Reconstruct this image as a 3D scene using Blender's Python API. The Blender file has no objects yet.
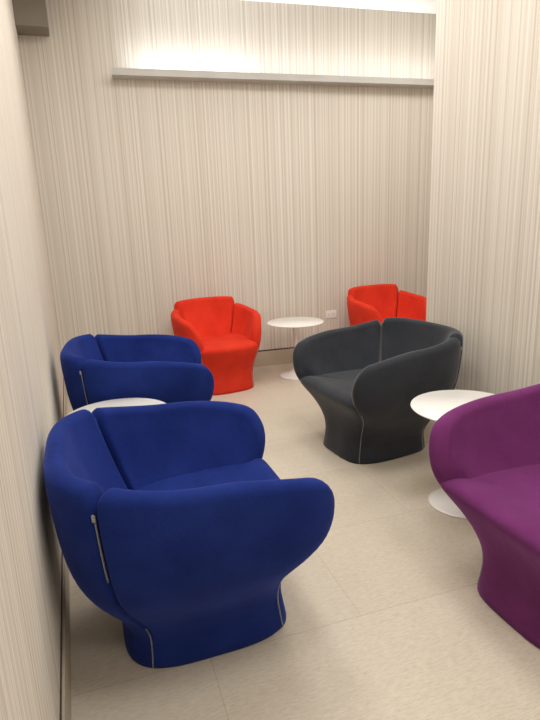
import bpy, math, bmesh
from mathutils import Vector, Matrix
C = bpy.context.scene.collection
S = bpy.context.scene
S.view_settings.view_transform = 'Standard'
PI = math.pi
def lin(c):
    return tuple((x/255/12.92 if x/255 <= .04045 else ((x/255+.055)/1.055)**2.4) for x in c)+(1,)

# ---------------------------------------------------------------- materials
def base_mat(name, rough=.6, spec=.3):
    m = bpy.data.materials.new(name); m.use_nodes = True
    nt = m.node_tree; b = nt.nodes['Principled BSDF']
    b.inputs['Roughness'].default_value = rough
    b.inputs['Specular IOR Level'].default_value = spec
    return m, nt, b
def ramp(nt, stops):
    r = nt.nodes.new('ShaderNodeValToRGB'); e = r.color_ramp.elements
    e[0].position, e[0].color = stops[0]; e[1].position, e[1].color = stops[-1]
    for p, c in stops[1:-1]:
        k = e.new(p); k.color = c
    return r
def paint(name, c1, c2, rough=.6, scale=6, spec=.3, bump=0, metal=0):
    m, nt, b = base_mat(name, rough, spec)
    tc = nt.nodes.new('ShaderNodeTexCoord'); n = nt.nodes.new('ShaderNodeTexNoise')
    n.inputs['Scale'].default_value = scale; n.inputs['Detail'].default_value = 4
    nt.links.new(tc.outputs['Object'], n.inputs['Vector'])
    r = ramp(nt, [(.3, lin(c1)), (.7, lin(c2))])
    nt.links.new(n.outputs['Fac'], r.inputs['Fac']); nt.links.new(r.outputs['Color'], b.inputs['Base Color'])
    b.inputs['Metallic'].default_value = metal
    if bump:
        bp = nt.nodes.new('ShaderNodeBump'); bp.inputs['Strength'].default_value = bump; bp.inputs['Distance'].default_value = .002
        nt.links.new(n.outputs['Fac'], bp.inputs['Height']); nt.links.new(bp.outputs['Normal'], b.inputs['Normal'])
    return m
def fabric(name, c1, c2, sheen=.15, sheen_c=(255, 255, 255)):
    m, nt, b = base_mat(name, 1.0, .06)
    tc = nt.nodes.new('ShaderNodeTexCoord')
    n = nt.nodes.new('ShaderNodeTexNoise'); n.inputs['Scale'].default_value = 6; n.inputs['Detail'].default_value = 4; n.inputs['Roughness'].default_value = .6
    w = nt.nodes.new('ShaderNodeTexNoise'); w.inputs['Scale'].default_value = 380; w.inputs['Detail'].default_value = 2
    nt.links.new(tc.outputs['Object'], n.inputs['Vector']); nt.links.new(tc.outputs['Object'], w.inputs['Vector'])
    ad = nt.nodes.new('ShaderNodeMath'); ad.operation = 'MULTIPLY_ADD'; ad.inputs[1].default_value = .5
    hf = nt.nodes.new('ShaderNodeMath'); hf.operation = 'MULTIPLY'; hf.inputs[1].default_value = .5
    nt.links.new(w.outputs['Fac'], hf.inputs[0]); nt.links.new(n.outputs['Fac'], ad.inputs[0]); nt.links.new(hf.outputs[0], ad.inputs[2])
    r = ramp(nt, [(.35, lin(c1)), (.65, lin(c2))])
    nt.links.new(ad.outputs[0], r.inputs['Fac']); nt.links.new(r.outputs['Color'], b.inputs['Base Color'])
    b.inputs['Sheen Weight'].default_value = sheen; b.inputs['Sheen Roughness'].default_value = .4
    b.inputs['Sheen Tint'].default_value = lin(sheen_c)
    b1 = nt.nodes.new('ShaderNodeBump'); b1.inputs['Strength'].default_value = .4; b1.inputs['Distance'].default_value = .001
    b2 = nt.nodes.new('ShaderNodeBump'); b2.inputs['Strength'].default_value = .35; b2.inputs['Distance'].default_value = .014
    nt.links.new(w.outputs['Fac'], b1.inputs['Height']); nt.links.new(n.outputs['Fac'], b2.inputs['Height'])
    nt.links.new(b2.outputs['Normal'], b1.inputs['Normal']); nt.links.new(b1.outputs['Normal'], b.inputs['Normal'])
    return m
def stripes():
    m, nt, b = base_mat('striped_wallpaper', .75, .15)
    tc = nt.nodes.new('ShaderNodeTexCoord'); sp = nt.nodes.new('ShaderNodeSeparateXYZ')
    nt.links.new(tc.outputs['Object'], sp.inputs[0])
    def cells(width, off, c1, c2):
        d = nt.nodes.new('ShaderNodeMath'); d.operation = 'MULTIPLY_ADD'; d.inputs[1].default_value = 1/width; d.inputs[2].default_value = off
        fl = nt.nodes.new('ShaderNodeMath'); fl.operation = 'FLOOR'
        wn = nt.nodes.new('ShaderNodeTexWhiteNoise'); wn.noise_dimensions = '1D'
        nt.links.new(sp.outputs['X'], d.inputs[0]); nt.links.new(d.outputs[0], fl.inputs[0]); nt.links.new(fl.outputs[0], wn.inputs['W'])
        r = ramp(nt, [(0, lin(c1)), (1, lin(c2))]); nt.links.new(wn.outputs['Value'], r.inputs['Fac'])
        return r
    def mix(a, c, f):
        mx = nt.nodes.new('ShaderNodeMix'); mx.data_type = 'RGBA'; mx.inputs[0].default_value = f
        nt.links.new(a, mx.inputs[6]); nt.links.new(c, mx.inputs[7]); return mx.outputs[2]
    # regular fine comb: alternate cream thread / beige gap, jittered by random cells
    cb = nt.nodes.new('ShaderNodeMath'); cb.operation = 'MULTIPLY'; cb.inputs[1].default_value = 2*PI/.036
    sn = nt.nodes.new('ShaderNodeMath'); sn.operation = 'SINE'
    nt.links.new(sp.outputs['X'], cb.inputs[0]); nt.links.new(cb.outputs[0], sn.inputs[0])
    mr = nt.nodes.new('ShaderNodeMapRange'); mr.inputs['From Min'].default_value = -1
    nt.links.new(sn.outputs[0], mr.inputs['Value'])
    rg = ramp(nt, [(.25, lin((199, 190, 176))), (.75, lin((231, 225, 215)))]); nt.links.new(mr.outputs['Result'], rg.inputs['Fac'])
    c = cells(.0087, .7, (194, 184, 169), (236, 231, 222))
    e = cells(.0047, .1, (190, 179, 163), (240, 236, 228))
    out = mix(mix(rg.outputs['Color'], c.outputs['Color'], .5), e.outputs['Color'], .4)
    nt.links.new(out, b.inputs['Base Color'])
    return m
def tiles():
    m, nt, b = base_mat('beige_stone_tile', .42, .32)
    tc = nt.nodes.new('ShaderNodeTexCoord')
    mp = nt.nodes.new('ShaderNodeMapping'); mp.inputs['Rotation'].default_value = (0, 0, math.radians(2))
    mp.inputs['Location'].default_value = (.35, .18, 0)
    br = nt.nodes.new('ShaderNodeTexBrick'); br.inputs['Scale'].default_value = 1
    br.inputs['Brick Width'].default_value = 1.2; br.inputs['Row Height'].default_value = .6; br.inputs['Mortar Size'].default_value = .0018
    br.inputs['Mortar Smooth'].default_value = .2
    br.inputs['Color1'].default_value = lin((211, 201, 184)); br.inputs['Color2'].default_value = lin((215, 205, 189)); br.inputs['Mortar'].default_value = lin((194, 182, 164))
    nt.links.new(tc.outputs['Object'], mp.inputs['Vector']); nt.links.new(mp.outputs['Vector'], br.inputs['Vector'])
    def streak(sx, sy, det, lo, hi, fac, col):
        m2 = nt.nodes.new('ShaderNodeMapping'); m2.inputs['Scale'].default_value = (sx, sy, 1); m2.inputs['Rotation'].default_value = (0, 0, .05)
        n = nt.nodes.new('ShaderNodeTexNoise'); n.inputs['Scale'].default_value = 1; n.inputs['Detail'].default_value = det; n.inputs['Roughness'].default_value = .78
        nt.links.new(tc.outputs['Object'], m2.inputs['Vector']); nt.links.new(m2.outputs['Vector'], n.inputs['Vector'])
        r = ramp(nt, [(lo, (.79, .77, .74, 1)), (hi, (1, 1, 1, 1))])
        nt.links.new(n.outputs['Fac'], r.inputs['Fac'])
        mx = nt.nodes.new('ShaderNodeMix'); mx.data_type = 'RGBA'; mx.blend_type = 'MULTIPLY'; mx.inputs[0].default_value = fac
        nt.links.new(col, mx.inputs[6]); nt.links.new(r.outputs['Color'], mx.inputs[7])
        return mx.outputs[2]
    o1 = streak(30, 150, 6, .36, .57, .8, br.outputs['Color'])
    o2 = streak(6, 36, 4, .38, .56, .16, o1)
    nt.links.new(o2, b.inputs['Base Color'])
    return m
M = dict(
    wall=stripes(), floor=tiles(),
    white=paint('white_ceiling_paint', (240, 238, 234), (246, 244, 241), .8, 3),
    base=paint('beige_baseboard', (192, 180, 161), (200, 189, 171), .5, 5),
    reveal=paint('dark_reveal', (74, 62, 52), (84, 72, 60), .6, 5),  # shadow line over the baseboards, painted as a dark colour
    ledge=paint('pale_grey_ledge_paint', (190, 188, 184), (199, 197, 193), .5, 4),
    bulk=paint('shaded_bulkhead_paint', (134, 126, 116), (144, 136, 126), .7, 3),  # brownish grey of the bulkhead in shadow, shade put into the colour
    blue=fabric('royal_blue_fabric', (23, 38, 99), (36, 54, 126), .35, (120, 135, 230)),
    red=fabric('scarlet_fabric', (208, 52, 34), (230, 66, 46), .15, (255, 180, 155)),
    black=fabric('charcoal_fabric', (45, 48, 54), (59, 62, 68), .35),
    purple=fabric('plum_fabric', (98, 42, 90), (116, 54, 108), .35, (225, 170, 240)),
    lacquer=paint('white_lacquer', (240, 238, 234), (246, 244, 241), .25, 3, .5),
    zip=paint('steel_zipper', (115, 115, 115), (190, 188, 184), .4, 300, .5, .3, .4),
    plastic=paint('outlet_plastic', (240, 238, 232), (246, 244, 240), .35, 5, .5),
    dark=paint('socket_slot', (40, 38, 36), (50, 48, 46), .6, 5),
)
# ---------------------------------------------------------------- mesh helpers
def mesh_obj(name, verts, faces, mat, parent=None, smooth=True, sub=0):
    me = bpy.data.meshes.new(name); me.from_pydata(verts, [], faces); me.update()
    bm = bmesh.new(); bm.from_mesh(me); bmesh.ops.remove_doubles(bm, verts=bm.verts, dist=1e-5)
    bmesh.ops.recalc_face_normals(bm, faces=bm.faces); bm.to_mesh(me); bm.free()
    for p in me.polygons: p.use_smooth = smooth
    me.materials.append(mat)
    o = bpy.data.objects.new(name, me); C.objects.link(o)
    if parent: o.parent = parent
    if sub:
        s = o.modifiers.new('sub', 'SUBSURF'); s.levels = sub; s.render_levels = sub
    return o
def box(name, x0, x1, y0, y1, z0, z1, mat, parent=None, bev=0, loc=None, rz=0):
    bm = bmesh.new(); bmesh.ops.create_cube(bm, size=1)
    for v in bm.verts:
        v.co = Vector(((x0+x1)/2+v.co.x*(x1-x0), (y0+y1)/2+v.co.y*(y1-y0), (z0+z1)/2+v.co.z*(z1-z0)))
    if bev: bmesh.ops.bevel(bm, geom=bm.edges[:], offset=bev, segments=3, profile=.5, affect='EDGES')
    me = bpy.data.meshes.new(name); bm.to_mesh(me); bm.free(); me.materials.append(mat)
    o = bpy.data.objects.new(name, me); C.objects.link(o)
    if parent: o.parent = parent
    if loc: o.location = loc
    o.rotation_euler.z = rz
    return o
def struct(o, label):
    o['kind'] = 'structure'; o['label'] = label; o['category'] = o.name.split('_')[0]; return o
def thing(name, label, cat, loc, rz=0, group=None):
    o = bpy.data.objects.new(name, None); C.objects.link(o); o.location = loc; o.rotation_euler.z = rz
    o.empty_display_size = .1; o['label'] = label; o['category'] = cat
    if group: o['group'] = group
    return o
def lathe(name, prof, mat, parent, seg=72):
    v = []; f = []; n = len(prof)
    for i in range(seg):
        a = 2*PI*i/seg
        for r, z in prof: v.append((r*math.cos(a), r*math.sin(a), z))
    for i in range(seg):
        j = (i+1) % seg
        for k in range(n-1): f.append((i*n+k, j*n+k, j*n+k+1, i*n+k+1))
    return mesh_obj(name, v, f, mat, parent)
def spline(tab, t):
    n = len(tab)
    if t <= tab[0][0]: return tab[0][1]
    if t >= tab[-1][0]: return tab[-1][1]
    for i in range(n-1):
        if tab[i][0] <= t <= tab[i+1][0]: break
    x0, y0 = tab[i]; x1, y1 = tab[i+1]; h = x1-x0
    def sl(k):
        if k <= 0: return (tab[1][1]-tab[0][1])/(tab[1][0]-tab[0][0])
        if k >= n-1: return (tab[-1][1]-tab[-2][1])/(tab[-1][0]-tab[-2][0])
        return (tab[k+1][1]-tab[k-1][1])/(tab[k+1][0]-tab[k-1][0])
    s = (t-x0)/h; m0 = sl(i)*h; m1 = sl(i+1)*h
    return (2*s**3-3*s*s+1)*y0+(s**3-2*s*s+s)*m0+(-2*s**3+3*s*s)*y1+(s**3-s*s)*m1

# ---------------------------------------------------------------- the petal armchair
BIG = dict(
    S=[(0, .272), (.06, .264), (.13, .262), (.19, .278), (.25, .316), (.31, .360), (.38, .403), (.47, .435), (.58, .452), (.7, .458), (.84, .452)],
    R=[(0, .322), (.06, .316), (.13, .318), (.19, .346), (.25, .388), (.32, .428), (.40, .460), (.5, .480), (.6, .490), (.72, .498), (.84, .497)],
    F=[(0, .312), (.06, .302), (.13, .294), (.2, .298), (.27, .318), (.33, .352), (.39, .400), (.45, .444), (.52, .468), (.60, .470), (.66, .454), (.72, .41), (.84, .35)],
    T=.072, seat=.472, arm=.675, armback=.788, back=.80, phi0=32, phic=124, sl=.15, dent=.09, drop=.25, flare=.05, nf=.6, n=3.5)
SMALL = dict(
    S=[(0, .300), (.08, .295), (.18, .298), (.27, .322), (.38, .360), (.53, .388), (.68, .40), (.85, .385)],
    R=[(0, .27), (.1, .266), (.22, .272), (.35, .305), (.5, .335), (.65, .36), (.85, .38)],
    F=[(0, .338), (.08, .330), (.18, .332), (.28, .356), (.38, .386), (.5, .398), (.6, .365), (.85, .30)],
    T=.070, seat=.46, arm=.66, armback=.745, back=.81, phi0=36, phic=131, sl=.09, dent=-.02, drop=.30, flare=.0, nf=.2, n=3.0)
def surf(D, phi, z, off, zz=None):
    c, s = math.cos(phi), math.sin(phi)
    w = max(0, min(1, (z-.22)/.22)); w = w*w*(3-2*w)
    n = D['n']+D['nf']*max(0, c)*(.2+.8*w)
    a = (spline(D['F'], z) if c >= 0 else spline(D['R'], z))
    b = spline(D['S'], z)
    if c > 0:
        d = abs(math.atan2(s, c))/math.radians(50)
        if d < 1: a *= 1-D['dent']*w*(1-d*d)**2
        b *= 1+D['flare']*w*c*1.4
    else:
        b *= 1-.05*w*c*c
    a -= off; b -= off
    x = math.copysign(abs(c)**(2/n), c)*a; y = math.copysign(abs(s)**(2/n), s)*b
    return (x, y, z if zz is None else zz)
def petal(D, name, p0, p1, ztop, r0, r1, mat, parent):
    N = 96; rings = []
    T = D['T']
    for i in range(N+1):
        u = .5-.5*math.cos(PI*i/N)
        phi = p0+(p1-p0)*u
        k = 1
        if u < r0: k = min(k, math.sqrt(max(0, 1-(1-u/r0)**2)))
        if 1-u < r1: k = min(k, math.sqrt(max(0, 1-(1-(1-u)/r1)**2)))
        k = max(k, .04)
        zt = ztop(u); zl = .08; r = T/2*k; zc = zt-r
        ring = []
        for q in range(20):
            z = zl+(zc-zl)*q/20
            low = max(0, 1-(z-zl)/.09)
            ring.append(surf(D, phi, z, (T/2)*(1-k)+.014*low**1.5))
        for q in range(9):
            th = PI*q/8
            ring.append(surf(D, phi, zc, T/2-r*math.cos(th), zc+r*math.sin(th)))
        for q in range(1, 14):
            w = q/13
            z = zc+(.28-zc)*w
            g = D['sl']*min(1, (zc-.28)/.40)
            ring.append(surf(D, phi, z, T-(T/2)*(1-k)+(g*w+.04*w**3)*(.2+.8*k)))
        rings.append(ring)
    v = [p for r in rings for p in r]; m = len(rings[0]); f = []
    for i in range(N):
        for q in range(m):
            w = (q+1) % m
            f.append((i*m+q, (i+1)*m+q, (i+1)*m+w, i*m+w))
    f.append(tuple(range(m))); f.append(tuple(N*m+q for q in reversed(range(m))))
    return mesh_obj(name, v, f, mat, parent)
def seat_body(D, mat, parent):
    Nf = 200; zs = D['seat']; v = []; f = []
    levels = []
    for z in (0.0, .004, .03, .06, .1, .13, .16, .19, .22, .25, .28, .31, .34, .365, .385, zs-.06): levels.append(('o', z, .008 if z == 0 else 0))
    for q in range(1, 9):
        th = PI/2*q/8
        levels.append(('o', zs-.06+.06*math.sin(th), .085*(1-math.cos(th))))
    levels = [l for i, l in enumerate(levels) if i == 0 or l[1] > levels[i-1][1]]
    sc = [.95, .89, .80, .68, .54, .4, .26, .12]
    rows = []
    for kind, z, off in levels:
        row = []
        for i in range(Nf):
            phi = 2*PI*i/Nf; dev = abs(math.atan2(math.sin(phi), math.cos(phi)))
            g = max(0, min(1, (dev-math.radians(D['phi0']+2))/.35)); g = g*g*(3-2*g)
            row.append(surf(D, phi, min(z, zs), off+g*(.006+(.03*(z-.2)/.2 if z > .2 else 0))))
        rows.append(row)
    last = rows[-1]
    for s in sc:
        row = []
        for i in range(Nf):
            x, y, z = last[i]; xx = x*s
            row.append((xx, y*s, z-.018*(1-s*s)-.015*max(0, -xx)/.3))
        rows.append(row)
    for r in rows: v += r
    for k in range(len(rows)-1):
        for i in range(Nf):
            j = (i+1) % Nf; f.append((k*Nf+i, k*Nf+j, (k+1)*Nf+j, (k+1)*Nf+i))
    f.append(tuple(reversed(range(Nf)))); f.append(tuple((len(rows)-1)*Nf+i for i in range(Nf)))
    return mesh_obj('seat_body', v, f, mat, parent)
def zipper(D, phi, z0, z1, parent, off=-.002, pull=True, phi1=None):
    phi1 = phi if phi1 is None else phi1
    v = []; f = []; N = int(2*round((z1-z0)/.0075)); h = .0014; m = 4
    for i in range(N+1):
        z = z0+(z1-z0)*i/N; ph = phi+(phi1-phi)*i/N
        a = Vector(surf(D, ph-.004, z, off)); b = Vector(surf(D, ph+.004, z, off)); c = Vector(surf(D, ph, z, off))
        t = (b-a).normalized(); up = (Vector(surf(D, ph, z+.01, off))-c).normalized()
        nrm = t.cross(up)
        if nrm.dot(Vector((c.x, c.y, 0))) < 0: nrm = -nrm
        w = h*(1.9 if i % 2 else .4)
        for s, e in ((-1, -.004), (-.7, .001), (.7, .001), (1, -.004)): v.append(tuple(c+t*w*s+nrm*e))
    for i in range(N):
        for q in range(m):
            f.append((i*m+q, i*m+(q+1) % m, (i+1)*m+(q+1) % m, (i+1)*m+q))
    f.append((0, 1, 2, 3)); f.append(tuple(N*m+q for q in (3, 2, 1, 0)))
    zo = mesh_obj('zipper', v, f, M['zip'], parent, False)
    zo['label'] = 'metal zip sewn into the corner seam'
    if pull:
        p = Vector(surf(D, phi1, z1, off-.004))
        bm = bmesh.new(); bmesh.ops.create_cube(bm, size=1)
        for q in bm.verts: q.co = Vector((q.co.x*.008, q.co.y*.008, q.co.z*.024-.006))+p
        bmesh.ops.bevel(bm, geom=bm.edges[:], offset=.0022, segments=2, affect='EDGES')
        me = bpy.data.meshes.new('zip_pull'); bm.to_mesh(me); bm.free(); me.materials.append(M['zip'])
        o = bpy.data.objects.new('zip_pull', me); C.objects.link(o); o.parent = zo
def chair(D, mat, label, x, y, deg, group):
    t = thing('armchair', label, 'armchair', (x, y, 0), math.radians(deg), group)
    seat_body(D, mat, t)
    p0, pc = math.radians(D['phi0']), math.radians(D['phic'])
    zs, za, zb, zk = D['seat'], D['arm'], D['armback'], D['back']
    dr = D['drop']
    def armtop(u):
        z = za+(zb-za)*max(0, (u-.1)/.9)**.9
        if u < dr: z = zs+.002+(z-zs-.002)*max(0, 1-(1-u/dr)**2.4)**.64
        if u > .93: z -= .055*((u-.93)/.07)**2
        return z
    def backtop(u):
        e = abs(u-.5)*2
        return zk-.008*e**2-.065*max(0, (e-.88)/.12)**2
    lap = .012
    petal(D, 'arm', p0, pc+lap/2, armtop, .10, .042, mat, t)
    petal(D, 'arm', -p0, -pc-lap/2, armtop, .10, .042, mat, t)
    petal(D, 'backrest', pc-lap/2, 2*PI-pc+lap/2, backtop, .038, .038, mat, t)
    for s in (1, -1):
        zipper(D, s*pc, .48, .715, t, .003)
        zipper(D, s*(pc+.02), .006, .17, t, .003, False)
        zipper(D, s*math.radians(42), .006, .38, t, -.001, False)
    return t

# ---------------------------------------------------------------- pedestal table
def table(label, x, y, group='round white pedestal side tables', R=.28, H=.55):
    t = thing('side_table', label, 'side table', (x, y, 0), 0, group)
    lathe('tabletop', [(0, H), (R-.004, H), (R-.001, H-.002), (R, H-.005), (R-.004, H-.010), (R-.03, H-.017), (R-.08, H-.020), (0, H-.020)], M['lacquer'], t, 96)
    prof = [(0, .0), (.168, .0), (.172, .003), (.170, .007), (.150, .012), (.115, .019), (.08, .030), (.052, .048), (.034, .075), (.024, .11), (.018, .17), (.0155, .25), (.0165, .34), (.021, .42), (.030, .48), (.045, .515), (.07, H-.0205), (0, H-.0205)]
    lathe('pedestal', prof, M['lacquer'], t, 72)
    return t

# ---------------------------------------------------------------- room shell  (X across, Y along the left wall)
HC = 3.50
XL, XR = -.177, 2.47
YE = 3.38
BA = math.atan(-.073)
struct(box('floor', -.4, 4.4, -2.7, 5.9, -.1, 0, M['floor']), 'beige stone tile floor with fine streaks')
struct(box('ceiling', -.4, 4.4, -2.7, 5.9, HC, HC+.1, M['white']), 'plain white ceiling')
def wall(name, p, ang, L, th, label, h=HC, mat=None):
    # local x runs along the wall, the room is on the -y side
    return struct(box(name, 0, L, 0, th, 0, h, mat or M['wall'], loc=(p[0], p[1], 0), rz=ang), label)
wall('wall_left', (XL, -2.5), PI/2, 8.2, .15, 'long left wall in beige striped wallpaper')
wall('wall_back', (XL-.1, 5.507+.0073), BA, 4.5, .15, 'end wall in beige striped wallpaper')
wall('wall_right', (XR, YE), -PI/2, YE+2.5, .16, 'striped partition wall on the right')
wall('wall_alcove', (3.95, 5.4), -PI/2, 2.6, .15, 'side wall of the recess behind the partition')
wall('wall_recess', (4.1, 2.85), PI, 1.47, .15, 'short wall closing the recess')
wall('wall_front', (XR+.16, -2.5), PI, 2.9, .15, 'wall at the near end of the room')
def baseboard(name, p, ang, L, label):
    o = box(name, 0, L, -.012, 0, 0, .165, M['base'], loc=(p[0], p[1], 0), rz=ang); struct(o, label)
    r = box(name+'_reveal', 0, L, -.004, 0, .165, .179, M['reveal'], o)  # dark strip painted in place of the shadow line
    r.name = 'reveal_strip'
    return o
baseboard('baseboard_left', (XL, -2.5), PI/2, 7.99, 'beige baseboard along the left wall')
baseboard('baseboard_back', (XL, 5.507), BA, 4.1, 'beige baseboard with dark-painted shadow reveal along the end wall')
baseboard('baseboard_right', (XR, YE), -PI/2, YE+2.49, 'beige baseboard along the partition')
def back(x): return 5.507-.073*(x-XL)
lx = .56
v = []; f = []
sec = [(0, 2.803), (-.14, 2.803), (-.14, 2.86), (-.128, 2.86), (-.128, 2.815), (0, 2.815)]
for xx in (0, 3.35):
    for a, z in sec: v.append((xx, a, z))
for q in range(6): f.append((q, (q+1) % 6, 6+(q+1) % 6, 6+q))
f += [(0, 1, 2, 3, 4, 5), (11, 10, 9, 8, 7, 6)]
o = mesh_obj('trim_1', v, f, M['ledge'], None, False); o.location = (lx, back(lx), 0); o.rotation_euler.z = BA
struct(o, 'grey cove light ledge high on the end wall')
o = box('trim_2', 0, .25, -.25, 0, 3.12, HC, M['bulk'], loc=(XL, back(XL)-.0, 0), rz=0); struct(o, 'bulkhead in the upper left corner, shade put into its taupe colour')

# ---------------------------------------------------------------- furniture
chair(BIG, M['blue'], 'nearer of the two royal blue armchairs, largest in view, its back to the left wall', .342, 1.87, -1, 'wide armchairs along the side walls')
chair(BIG, M['blue'], 'farther royal blue armchair, beyond the white table on the left', .39, 3.55, -7, 'wide armchairs along the side walls')
chair(BIG, M['black'], 'charcoal black armchair in front of the partition end', 1.81, 3.02, 185, 'wide armchairs along the side walls')
chair(BIG, M['purple'], 'plum purple armchair cut off by the right edge of view', 1.70, 1.34, 180, 'wide armchairs along the side walls')
chair(SMALL, M['red'], 'scarlet red armchair fully in view left of the far white table', 1.235, 4.92, -84, 'small red armchairs at the end wall')
chair(SMALL, M['red'], 'scarlet red armchair half hidden behind the charcoal chair and partition', 3.04, 4.80, -88, 'small red armchairs at the end wall')
table('round white side table between the two blue armchairs', .145, 2.83)
table('round white side table between the charcoal and purple armchairs', 1.83, 2.14)
table('round white side table between the two red armchairs', 2.02, 4.86)

# power outlet on the end wall
ox = .9415*.69+.337*5.876
t = thing('power_outlet', 'white double power outlet low on the end wall above the far table', 'power outlet', (ox, back(ox), .505), BA)
box('cover_plate', -.062, .062, -.007, 0, -.04, .04, M['plastic'], t, .0025)
for s in (-1, 1):
    r = box('socket', s*.028-.02, s*.028+.02, -.010, -.006, -.018, .018, M['plastic'], t, .0015)
    for dz in (-.006, .006):
        box('slot', s*.028-.006, s*.028+.004, -.0115, -.0098, dz-.0012, dz+.0012, M['dark'], r)

# ---------------------------------------------------------------- lights
def area(name, loc, size, power, col=(1, .972, .93), rot=(0, 0, 0), sy=None, spread=PI):
    l = bpy.data.lights.new(name, 'AREA'); l.energy = power; l.color = col; l.size = size; l.spread = spread
    if sy: l.shape = 'RECTANGLE'; l.size_y = sy
    else: l.shape = 'DISK'
    o = bpy.data.objects.new(name, l); C.objects.link(o); o.location = loc; o.rotation_euler = rot
    return o
for x, y, p in ((.7, 3.8, 15), (1.8, 3.7, 15), (.6, 2.4, 18), (1.6, 2.1, 16), (.6, .9, 18), (1.5, .4, 15), (1.2, -1.3, 24), (3.2, 4.0, 20)):
    area('ceiling_downlight', (x, y, HC-.03), .8, p)
area('cove_strip', (lx+1.7, back(lx+1.7)-.078, 2.818), 3.2, 2.8, (.88, .94, 1), (PI, 0, BA), .09)
area('cove_strip', (lx+.75, back(lx+.75)-.078, 2.819), 1.0, 2.4, (.88, .94, 1), (PI, 0, BA), .09)
area('cove_strip', (lx+1.7, back(lx+1.7)-.085, 2.820), 3.2, 3.5, (.96, .98, 1), (PI, 0, BA), .06, 1.3)  # extra narrow upward beam, added to brighten the ceiling more than the wall
w = bpy.data.worlds.new('world'); S.world = w; w.use_nodes = True
w.node_tree.nodes['Background'].inputs[0].default_value = (1, .97, .93, 1); w.node_tree.nodes['Background'].inputs[1].default_value = .3

# ---------------------------------------------------------------- camera
cam = bpy.data.cameras.new('camera'); co = bpy.data.objects.new('camera', cam); C.objects.link(co)
cam.sensor_fit = 'VERTICAL'; cam.sensor_height = 36; cam.lens = 541/720*36; cam.clip_start = .02
co.matrix_world = Matrix.Translation((0, 0, 1.5)) @ Matrix.Rotation(math.radians(-19.7), 4, 'Z') @ Matrix.Rotation(math.radians(75.8), 4, 'X') @ Matrix.Rotation(math.radians(-2.23), 4, 'Z')
S.camera = co
